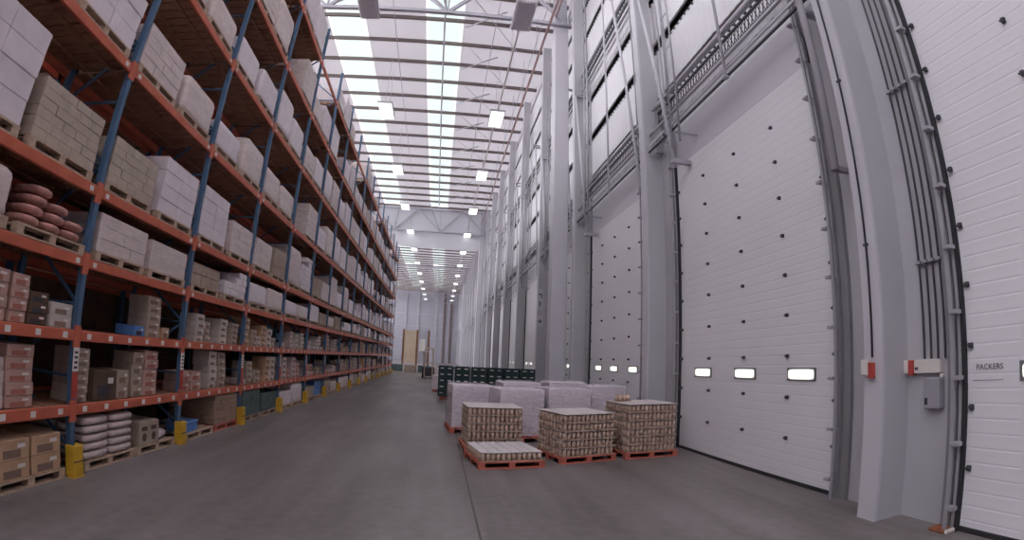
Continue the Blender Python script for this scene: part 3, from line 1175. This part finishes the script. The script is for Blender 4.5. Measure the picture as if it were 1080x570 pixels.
for bay in range(NBAY):
    for lv in (3, 4, 5, 6, 7, 8):
        if lv == 8 and bay not in L8BAYS:
            continue
        if lv >= 6 and bay == 0 and lv > 7:
            continue
        for slot in (0, 1):
            key = (lv, bay, slot)
            if key == (3, 0, 1):
                continue
            yc = postY(bay) + (0.69 if slot == 0 else PB - 0.69)
            if key in NEAR:
                y, kind, h, w = NEAR[key]
                put_load(lv, bay, slot, min(max(y, postY(bay) + 0.62), postY(bay + 1) - 0.62), kind, h, min(w, 1.08))
                continue
            if random.random() < 0.06 and lv != 8:
                continue
            if lv == 3:
                kind = random.choice(['cartons', 'film', 'tan', 'lilac', 'ragged', 'white'])
                h = random.choice([0.34, 0.42, 0.50])
            elif lv == 8:
                if bay > 3 and random.random() < 0.35:
                    put_pallet(lv, bay, slot, yc)
                    continue
                kind = random.choice(['lilac', 'film', 'white'])
                h = random.choice([1.1, 1.2]) if bay < 4 else random.choice([0.4, 0.6, 0.9])
            elif lv == 4:
                kind = random.choice(['cartons', 'film', 'white', 'lilac', 'ragged', 'tan'])
                h = random.choice([0.58, 0.8, 0.98])
            else:
                kind = random.choice(['lilac', 'film', 'lilac', 'white', 'cartons'])
                h = random.choice([0.6, 0.76, 0.92])
            put_load(lv, bay, slot, yc + random.uniform(-0.03, 0.03), kind, h)

# pinkish sacks on the first bay, each sack a thing
z = put_pallet(3, 0, 1, 4.22)
skm = MB().pillow(0, 0, 0, 0.225, 0.158, 0.05, 0, 16, 8, 0.5, 0.04).mesh('sack', ['pinksack'])
n = 0
for k, cols in enumerate(((0, 1, 2), (0, 1, 2), (0, 1), (0,))):
    for c in cols:
        for r in (0, 1):
            n += 1
            o = link('sack', skm, None, (XL - 0.265 - 0.49 * r, 3.90 + 0.34 * c + 0.04 * k, z + 0.064 + 0.106 * k), random.uniform(-0.05, 0.05))
            tag(o, 'pinkish net sack, %s row, layer %s, place %s from the near end' % ('front' if r == 0 else 'rear', NUM[k + 1], NUM[c + 1]), 'sack',
                'pink sacks on beam level three')

# ---- floor level
XP = XL - PD / 2 - 0.005


def carton_mesh(w, d, h, mt, mark=True, print_='ink', name='carton'):
    b = MB()
    b.cbox(-d / 2, d / 2, -w / 2, w / 2, 0, h, 0.006, 0)
    b.box(-d / 2 + 0.01, d / 2 - 0.01, -0.02, 0.02, h, h + 0.0006, 1)            # tape
    if mark:
        b.box(d / 2, d / 2 + 0.0008, -w * 0.32, w * 0.22, h * 0.10, h * 0.5, 2)
        b.box(d / 2, d / 2 + 0.0008, w * 0.12, w * 0.36, h * 0.56, h * 0.76, 3)
    return b.mesh(name, [mt, 'tray', print_, 'white'])


BOXM = carton_mesh(0.46, 0.46, 0.195, 'tan', True, 'print')
z = put_pallet(0, 0, 1, 4.16)
for k in range(2):
    for i in range(2):
        for r in range(2):
            o = link('carton', BOXM, None, (XL - 0.245 - 0.475 * r, 3.915 + 0.49 * i, z + 0.197 * k))
            tag(o, 'brown taped carton, floor pallet of rack bay one, %s row, %s, %s side' % (('front', 'rear')[r], ('lower', 'upper')[k], HALF[i]), 'carton', 'brown floor cartons')
z = put_pallet(0, 0, 0, 2.98)
o = link('pallet_load', lib('tan', 0.4, 1.08), None, (XP, 2.98, z))
tag(o, 'greyish cardboard carton load on the floor, rack bay one, near half', 'pallet load', 'loads in the racking')
z = put_pallet(0, 1, 0, 5.60)
WS = MB().pillow(0, 0, 0, 0.25, 0.262, 0.0475, 0, 20, 8, 0.3, 0.02, 0.5).mesh('paper_sack', ['sack'])
for k in range(5):
    for i in range(2):
        for r in range(2):
            o = link('paper_sack', WS, None, (XL - 0.26 - 0.52 * r + random.uniform(-.005, .005), 5.325 + 0.55 * i + random.uniform(-.004, .004), z + 0.051 + 0.1 * k), random.uniform(-.015, .015))
            tag(o, 'white paper sack, %s row, layer %s, %s side, floor of rack bay two' % (('front', 'rear')[r], NUM[k + 1], HALF[i]), 'sack', 'white sacks in the stack')
z = put_pallet(0, 1, 1, 6.77)
b = MB()
b.cbox(-0.25, 0.25, -0.27, 0.27, 0, 0.33, 0.008, 0)
for y in (-0.13, 0.12):
    b.box(0.25, 0.2515, y - 0.075, y + 0.075, 0.20, 0.26, 1)
    b.add([(0.2512, y + 0.06 * math.cos(2 * PI * i / 12), 0.11 + 0.06 * math.sin(2 * PI * i / 12)) for i in range(12)], [tuple(range(12))], 1)
o = b.obj('carton', ['grey_card', 'dark_card'], None, (XL - 0.27, 6.56, z))
tag(o, 'cardboard carton with dark round prints on the floor pallet of rack bay two', 'carton')
for i, (dx, dy, s) in enumerate(((0.2, 6.96, 1.0), (0.24, 7.18, 0.8), (0.55, 7.02, 1.1))):
    o = MB().pillow(0, 0, 0.085 * s, 0.14 * s, 0.10 * s, 0.075 * s, 0, 14, 7, 0.7, 0.08).obj('bag', 'film2', None, (XL - dx, dy, z))
    tag(o, '%s crumpled white bag beside the printed carton' % ('front', 'small', 'rear')[i], 'bag', 'crumpled white bags')
z = put_pallet(0, 2, 0, 8.20)
t = thing('blue_box', 'small blue plastic box on the floor pallet of rack bay three', 'box', (XL - 0.22, 7.93, z))
MB().cbox(-0.19, 0.19, -0.22, 0.22, 0, 0.15, 0.012).obj('body', 'bluebox', t)
MB().cbox(-0.20, 0.20, -0.23, 0.23, 0.151, 0.185, 0.012).obj('lid', 'bluebox', t)
put_load(0, 2, 1, 9.37, 'brown', 0.53, 1.08, True)
put_load(0, 3, 0, 10.72, 'green', 0.54)
put_load(0, 3, 1, 11.95, 'green', 0.42)
put_load(0, 4, 0, 13.3, 'white', 0.36)
put_load(0, 4, 1, 14.5, 'lilac', 0.52)
put_load(0, 5, 0, 15.9, 'tan', 0.34)
z = put_pallet(0, 5, 1, 17.1)
for i in range(2):
    for k in range(3):
        t = thing('blue_tub', 'blue plastic tub, %s stack, %s from the bottom, in rack bay six' % (HALF[i], ORD[k]), 'tub', (XL - 0.3, 16.86 + 0.5 * i, z + 0.152 * k), 0, 'blue tubs')
        MB().cbox(-0.25, 0.25, -0.23, 0.23, 0, 0.12, 0.015).obj('body', 'bluebox', t)
        MB().cbox(-0.26, 0.26, -0.24, 0.24, 0.12, 0.15, 0.01).obj('rim', 'bluebox', t)
for bay in range(6, NBAY):
    for slot in (0, 1):
        yc = postY(bay) + (0.69 if slot == 0 else PB - 0.69)
        put_load(0, bay, slot, yc, random.choice(['cartons', 'tan', 'white', 'film', 'fine']), random.choice([0.34, 0.42, 0.50]))

# ---- cartons on the two picking levels
CT = {}
def ctm(w, h, mt):
    k = (w, h, mt)
    if k not in CT:
        CT[k] = carton_mesh(w - 0.004, 0.34, h - 0.001, mt, True, {'tan': 'print', 'pink': 'redprint', 'grey_card': 'print', 'pale_card': 'print', 'dark_card': 'ink', 'bluebox': 'ink', 'sack': 'redprint'}[mt])
    return CT[k]


CLOOK = {'tan': 'tan', 'pink': 'pinkish printed', 'grey_card': 'greyish', 'pale_card': 'pale', 'dark_card': 'dark brown', 'bluebox': 'blue', 'sack': 'white printed'}
STK = {
    # (level, bay): [(y0, y1, count, height each, colour)]
    (1, 0): [(3.42, 3.82, 4, 0.12, 'sack'), (3.84, 4.24, 5, 0.123, 'pink'), (2.6, 3.0, 4, 0.13, 'tan')],
    (1, 1): [(4.90, 5.18, 6, 0.102, 'grey_card'), (5.28, 5.76, 1, 0.36, 'dark_card'), (5.78, 6.06, 2, 0.18, 'grey_card'), (6.14, 6.42, 4, 0.15, 'grey_card'), (6.44, 6.81, 5, 0.125, 'pink')],
    (1, 2): [(7.56, 7.86, 2, 0.16, 'pink'), (7.90, 8.28, 2, 0.16, 'pink'), (8.62, 8.95, 5, 0.134, 'pale_card'), (9.0, 9.34, 5, 0.132, 'grey_card')],
    (2, 0): [(3.40, 3.76, 4, 0.118, 'pink'), (3.80, 4.05, 4, 0.116, 'pink'), (4.42, 4.78, 2, 0.13, 'pale_card'), (4.08, 4.38, 3, 0.11, 'dark_card')],
    (2, 1): [(6.14, 6.40, 1, 0.14, 'bluebox'), (6.41, 6.78, 5, 0.115, 'grey_card'), (6.88, 7.1, 1, 0.16, 'tan')],
    (2, 2): [(7.98, 8.30, 4, 0.118, 'pale_card'), (8.34, 8.55, 3, 0.12, 'grey_card'), (8.98, 9.30, 4, 0.115, 'pale_card'), (9.55, 9.86, 4, 0.106, 'grey_card')],
}
for bay in range(3, 9):
    for lv in (1, 2):
        y = postY(bay) + 0.12
        l = []
        while y < postY(bay + 1) - 0.42:
            w = random.choice([0.24, 0.3, 0.36])
            n = random.choice([1, 2, 3, 4, 4])
            h = random.choice([0.12, 0.145])
            l.append((y, y + w, n, h, random.choice(['pink', 'pale_card', 'grey_card', 'pale_card', 'sack', 'tan'] if lv == 1 else ['pale_card', 'grey_card', 'pale_card', 'tan', 'sack'])))
            y += w + random.choice([0.02, 0.04, 0.18, 0.3])
        STK[lv, bay] = l
n = 0
for (lv, bay), l in sorted(STK.items(), key=lambda p: (p[0][1], p[0][0])):
    for si, (a, b_, c, h, mt) in enumerate(sorted(l)):
        for k in range(c):
            n += 1
            o = link('carton', ctm(round(b_ - a, 3), h, mt), None, (XL - 0.17 - 0.075 + random.uniform(-.02, .015), (a + b_) / 2, Z[lv] + 0.0615 + h * k))
            tag(o, '%s carton, %s from bottom, stack %s, picking shelf %s, rack bay %s' % (CLOOK[mt], ORD[k], NUM[si + 1], NUM[lv], NUM[bay + 1]), 'carton', 'cartons on the picking shelves')
b = MB()
pal = ['pink', 'pale_card', 'grey_card', 'tan', 'sack']
for bay in range(9, NBAY):
    for lv in (1, 2):
        y = postY(bay) + 0.1
        while y < postY(bay + 1) - 0.42:
            w = random.choice([0.24, 0.3, 0.36])
            c = random.choice([1, 2, 3, 4, 4])
            h = random.choice([0.12, 0.145])
            mm = random.randrange(5)
            for k in range(c):
                b.cbox(XL - 0.42, XL - 0.07, y, y + w, Z[lv] + 0.0615 + h * k, Z[lv] + 0.0615 + h * (k + 1) - 0.002, 0.006, mm)
            y += w + random.choice([0.02, 0.04, 0.18, 0.3])
tag(b.obj('distant_cartons', pal), 'distant stacked cartons on the picking shelves of the far rack bays', 'cartons', None, 'stuff')

# ---- rear rack row: the same racking back to back, its dark loads added to block light behind the shelves
SX = -1.30 - 0.02
r2 = MB()
for i in range(NBAY + 1):
    r2.box(XB - 0.22, XB - 0.15, postY(i) - 0.045, postY(i) + 0.045, 0, 11.0, 1)
    r2.box(XB - 1.3, XB - 1.23, postY(i) - 0.045, postY(i) + 0.045, 0, 11.0, 1)
rr = thing('pallet_rack', 'rear racking run standing back to back behind the front run', 'pallet rack')
for i in range(NBAY + 1):
    MB().box(XB - 0.22, XB - 0.15, postY(i) - 0.045, postY(i) + 0.045, 0, 11.0).obj('upright', 'blue', rr)
bb, dd = MB(), MB()
for lv, z in Z.items():
    bb.box(XB - 0.20, XB - 0.15, postY(0), postY(NBAY), z - 0.06, z + 0.06)
    bb.box(XB - 1.3, XB - 1.25, postY(0), postY(NBAY), z - 0.06, z + 0.06)
    for i in range(NBAY):
        for q in range(6):
            dd.box(XB - 1.25, XB - 0.20, postY(i) + 0.06 + q * 0.42, postY(i) + 0.06 + q * 0.42 + 0.36, z + 0.03, z + 0.055)
bb.obj('beam', 'orange', rr)['kind'] = 'stuff'
dd.obj('deck', 'deck', rr)['kind'] = 'stuff'
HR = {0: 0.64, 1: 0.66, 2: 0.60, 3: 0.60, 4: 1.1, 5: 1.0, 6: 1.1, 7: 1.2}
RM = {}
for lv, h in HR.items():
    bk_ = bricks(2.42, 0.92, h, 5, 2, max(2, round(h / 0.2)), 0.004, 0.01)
    RM[lv] = bk_.mesh('rear_shade_load', ['dark_card'])
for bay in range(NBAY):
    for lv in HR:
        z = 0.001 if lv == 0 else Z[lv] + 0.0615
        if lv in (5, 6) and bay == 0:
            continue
        o = link('rear_shade_load', RM[lv], None, (XB - 0.72, postY(bay) + PB / 2, z))
        tag(o, 'added dark carton load blocking light in the rear racking behind %s, bay %s' % ({0: 'the floor level', 1: 'picking shelf one', 2: 'picking shelf two'}.get(lv) or LEVEL[lv], NUM[bay + 1]), 'pallet load', 'rear loads added for shade')

# ------------------------------------------------------------------ goods on the aisle floor
ROWW, ROWN = 'front', 'rear'


def can_pack(w, d, h, lidmat='canlid'):
    """tray pack of cans: tray, six cans"""
    t = thing('can_tray', 'x', 'can tray', (0, 0, -50))
    b = MB()
    b.box(-d / 2, d / 2, -w / 2, w / 2, 0, 0.008)
    for y in (-w / 2, w / 2 - 0.004):
        b.box(-d / 2, d / 2, y, y + 0.004, 0.008, h * 0.10)
    for x in (-d / 2, d / 2 - 0.004):
        b.box(x, x + 0.004, -w / 2 + 0.004, w / 2 - 0.004, 0.008, h * 0.10)
    b.obj('tray', 'tray', t)
    r = min(w / 4, d / 6) * 0.86
    for i in range(2):
        for j in range(3):
            c = MB()
            x, y = -d / 2 + d * (j + 0.5) / 3, -w / 2 + w * (i + 0.5) / 2
            c.tube((x, y, 0.009), (x, y, h - 0.02), r, 10, 0)
            c.tube((x, y, h - 0.02), (x, y, h - 0.004), r * 0.9, 10, 1, r * 0.82)
            c.obj('can', ['can', lidmat], t)
    return remember(t)


TW, TD, TH = 0.165, 0.33, 0.136
TRAY = can_pack(TW, TD, TH)
TRAYW = can_pack(TW, TD, TH, 'white')
MB().cbox(-TD / 2 + 0.004, TD / 2 - 0.004, -TW / 2 + 0.004, TW / 2 - 0.004, TH - 0.0035, TH + 0.004, 0.001).obj('top_card', 'tray_top', TRAYW)
remember(TRAYW)


def can_stack(desc, cx, cy, rz, layers, top_open=True, proto=None, red=True, cap=None):
    """a pallet, layers of can trays with slip sheets; front row along the stack's own -y side"""
    proto = proto or TRAY
    R = Matrix.Rotation(rz, 4, 'Z')
    dup(REDPAL, (cx, cy, 0.001), rz + PI / 2, 'red pallet under the %s' % desc, 'red pallets on the aisle floor')
    z = 0.001 + PH + 0.001
    # local axes: trays are turned so that their short side faces the aisle's near end
    nxx, nyy = 6, 3
    for k in range(layers):
        for i in range(nxx):
            for j in range(nyy):
                if k < layers - 1 and j == 1 and 0 < i < nxx - 1:
                    continue
                p = R @ Vector(((i - (nxx - 1) / 2) * (TW + 0.003), (j - (nyy - 1) / 2) * (TD + 0.003), 0))
                dup(proto, (cx + p.x, cy + p.y, z), rz + PI / 2,
                    'can tray, layer %s, %s row, place %s, %s' % (NUM[k + 1], ('front', 'middle', 'rear')[j], NUM[i + 1], desc), 'can trays on the %s' % desc)
        z += TH + 0.001
        if k < layers - 1 or top_open:
            o = MB().box(-0.507, 0.507, -0.507, 0.507, 0, 0.0045).obj('slip_sheet', 'sheet', None, (cx, cy, z), rz)
            tag(o, 'thin slip sheet over layer %s of the %s' % (NUM[k + 1], desc), 'sheet', 'slip sheets of the %s' % desc)
            z += 0.005
    return z


can_stack('low can pallet in front', 1.10, 8.16, math.radians(10), 1, False, TRAYW)
can_stack('can stack behind the low pallet', 1.02, 9.42, math.radians(4), 5)
can_stack('middle can stack', 2.42, 8.58, math.radians(15), 5)
zt = can_stack('can stack beside the door', 3.72, 8.78, math.radians(6), 6)
dup(TRAY, (3.42, 8.95, zt + 0.001), 0.4, 'loose can tray lying on top of the stack nearest the second loading door')

# wrapped pallets behind
def film_pallet(desc, cx, cy, rz, h, w=1.02, red=True):
    dup(REDPAL, (cx, cy, 0.001), rz, 'red pallet under the %s' % desc.split(',')[0], 'red pallets on the aisle floor')
    t = thing('wrapped_load', desc, 'wrapped load', (cx, cy, 0.001 + PH + 0.001), rz, 'film wrapped loads on the aisle floor')
    bricks(w * 0.93, w * 0.93, h - 0.03, 4, 3, max(4, round(h / 0.16)), 0.006, 0.009).obj('goods', 'wrapfill', t)
    wrapped(w, w, h).obj('stretch_film', 'clear', t)


film_pallet('film wrapped load furthest from the doors, behind the can stacks', 0.76, 11.80, 0.10, 0.98)
film_pallet('film wrapped load behind the tall can stack, second from the rack side', 1.68, 10.70, 0.12, 1.0)
film_pallet('film wrapped load behind the middle can stack, third from the rack side', 2.78, 10.9, 0.06, 1.02)
film_pallet('film wrapped load beside the doors, fourth from the rack side', 3.80, 11.3, 0.02, 1.06, 0.92)
film_pallet('film wrapped load behind the second wrapped load, in the back row', 2.0, 12.6, 0.08, 1.05)
film_pallet('film wrapped load behind the fourth wrapped load, in the back row', 3.2, 12.7, 0.05, 1.08)

# dark green crates stacked in a row
cr = thing('crate', 'x', 'crate', (0, 0, -50))
CW, CDp, CH = 0.585, 0.78, 0.24
b = MB()
b.box(-CW / 2, CW / 2, -CDp / 2, CDp / 2, 0, 0.02)
for s in (-1, 1):
    y = s * CDp / 2
    y0, y1 = (y, y + 0.02) if s < 0 else (y - 0.02, y)
    b.box(-CW / 2, CW / 2, y0, y1, 0.02, 0.13)
    b.box(-CW / 2, CW / 2, y0, y1, 0.175, CH - 0.01)
    for xa, xb in ((-CW / 2, -0.19), (-0.06, 0.06), (0.19, CW / 2)):
        b.box(xa, xb, y0, y1, 0.13, 0.175)
    x = s * CW / 2
    x0, x1 = (x, x + 0.02) if s < 0 else (x - 0.02, x)
    b.box(x0, x1, -CDp / 2 + 0.02, CDp / 2 - 0.02, 0.02, 0.13)
    b.box(x0, x1, -CDp / 2 + 0.02, CDp / 2 - 0.02, 0.175, CH - 0.01)
    for ya, yb in ((-CDp / 2 + 0.02, -0.2), (-0.06, 0.06), (0.2, CDp / 2 - 0.02)):
        b.box(x0, x1, ya, yb, 0.13, 0.175)
b.obj('body', 'green', cr)
b = MB()
b.box(-CW / 2 - 0.008, CW / 2 + 0.008, -CDp / 2 - 0.008, -CDp / 2 + 0.03, CH - 0.01, CH)
b.box(-CW / 2 - 0.008, CW / 2 + 0.008, CDp / 2 - 0.03, CDp / 2 + 0.008, CH - 0.01, CH)
b.box(-CW / 2 - 0.008, -CW / 2 + 0.03, -CDp / 2 + 0.03, CDp / 2 - 0.03, CH - 0.01, CH)
b.box(CW / 2 - 0.03, CW / 2 + 0.008, -CDp / 2 + 0.03, CDp / 2 - 0.03, CH - 0.01, CH)
b.obj('rim', 'green', cr)
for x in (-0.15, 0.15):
    MB().box(x - 0.07, x + 0.07, -CDp / 2 - 0.012, -CDp / 2 - 0.001, 0.13, 0.165).obj('slot_light_plate', 'white', cr)  # white plates painted in as light showing through the slots
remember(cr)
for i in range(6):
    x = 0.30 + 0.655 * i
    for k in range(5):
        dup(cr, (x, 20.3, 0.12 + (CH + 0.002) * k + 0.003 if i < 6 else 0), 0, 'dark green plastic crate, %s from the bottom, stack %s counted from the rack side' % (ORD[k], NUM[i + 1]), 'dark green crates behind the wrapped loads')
for i in range(3):
    p = dup(REDPAL, (0.6275 + 1.31 * i, 20.3, 0.001), PI / 2, 'red pallet under the %s pair of dark green crate stacks' % ORD[i], 'red pallets on the aisle floor')
# two low pale loads beyond the crates
for i, (x, y, h) in enumerate(((0.27, 24.6, 0.66), (0.34, 28.0, 0.9))):
    dup(REDPAL, (x, y, 0.001), PI / 2, 'red pallet under the %s low pale load beyond the crates' % ('nearer', 'further')[i], 'red pallets on the aisle floor')
    o = link('pallet_load', lib('white', h), None, (x, y, 0.118), PI / 2)
    tag(o, '%s low whitish carton load standing beyond the green crates' % ('nearer', 'further')[i], 'pallet load')

# ------------------------------------------------------------------ far end of the aisle
t = thing('forklift', 'small forklift truck with pale mast in the distance beside the crates', 'forklift', (-0.75, 38.0, 0))
MB().cbox(-0.45, 0.45, 0.0, 1.5, 0.16, 0.85, 0.06).obj('body', 'dsteel', t)
b = MB()
for x in (-0.3, 0.3):
    b.box(x - 0.05, x + 0.05, -0.22, -0.12, 0.06, 2.3)
b.box(-0.3, 0.3, -0.2, -0.14, 2.2, 2.3)
b.box(-0.3, 0.3, -0.2, -0.14, 1.1, 1.2)
b.obj('mast', 'beige', t)
for x in (-0.2, 0.2):
    MB().box(x - 0.06, x + 0.06, -1.2, -0.22, 0.05, 0.09).obj('fork', 'dsteel', t)
b = MB()
for x in (-0.42, 0.42):
    for y in (0.1, 1.25):
        b.bar((x, y, 0.8), (x * 0.9, y, 2.0), 0.05, 0.05)
b.box(-0.42, 0.42, 0.05, 1.3, 1.98, 2.03)
b.obj('overhead_guard', 'white', t)
for x in (-0.4, 0.4):
    for y in (0.15, 1.2):
        MB().tube((x - 0.08, y, 0.2), (x + 0.08, y, 0.2), 0.2, 14).obj('wheel', 'tyre', t)
t = thing('partition_screen', 'tall beige partition screen with brown posts beyond the end of the racking', 'partition', (-3.6, 50, 0))
for x in (0.0, 1.35, 2.5):
    MB().box(x - 0.09, x + 0.09, -0.06, 0.06, 0, 4.2).obj('post', 'brownpost', t)
MB().box(0.09, 1.26, -0.03, 0.03, 0.9, 4.1).obj('panel', 'beige', t)
MB().box(1.44, 2.41, -0.03, 0.03, 0.9, 4.1).obj('panel', 'end', t)
MB().box(1.6, 2.2, -0.06, -0.035, 2.1, 3.3).obj('notice', 'white', t)
for i in range(5):
    kind = ['green', 'tan', 'green', 'cartons', 'green'][i]
    x = -3.9 + 1.25 * i
    z = 0.118
    o = link('pallet', PALM, None, (x, 47.5, 0.001), PI / 2)
    tag(o, 'pallet %s from the rack side in the row before the partition screen' % ORD[i], 'pallet', 'pallets before the partition')
    o = link('pallet_load', lib(kind, 0.62), None, (x, 47.5, z), PI / 2)
    tag(o, '%s, %s from the rack side, before the partition screen' % (LOOK[kind], ORD[i]), 'pallet load', 'loads before the partition')

# prototypes parked below the floor are not part of the place
for p in (PAL, REDPAL, TRAY, TRAYW, cr):
    for ch in KIDS.get(p.name, []):
        bpy.data.objects.remove(ch)
    bpy.data.objects.remove(p)

# ------------------------------------------------------------------ light
w = bpy.data.worlds.new('World')
SC.world = w
w.use_nodes = True
bg = w.node_tree.nodes['Background']
bg.inputs['Color'].default_value = (0.86, 0.85, 0.88, 1)
bg.inputs['Strength'].default_value = 2.6
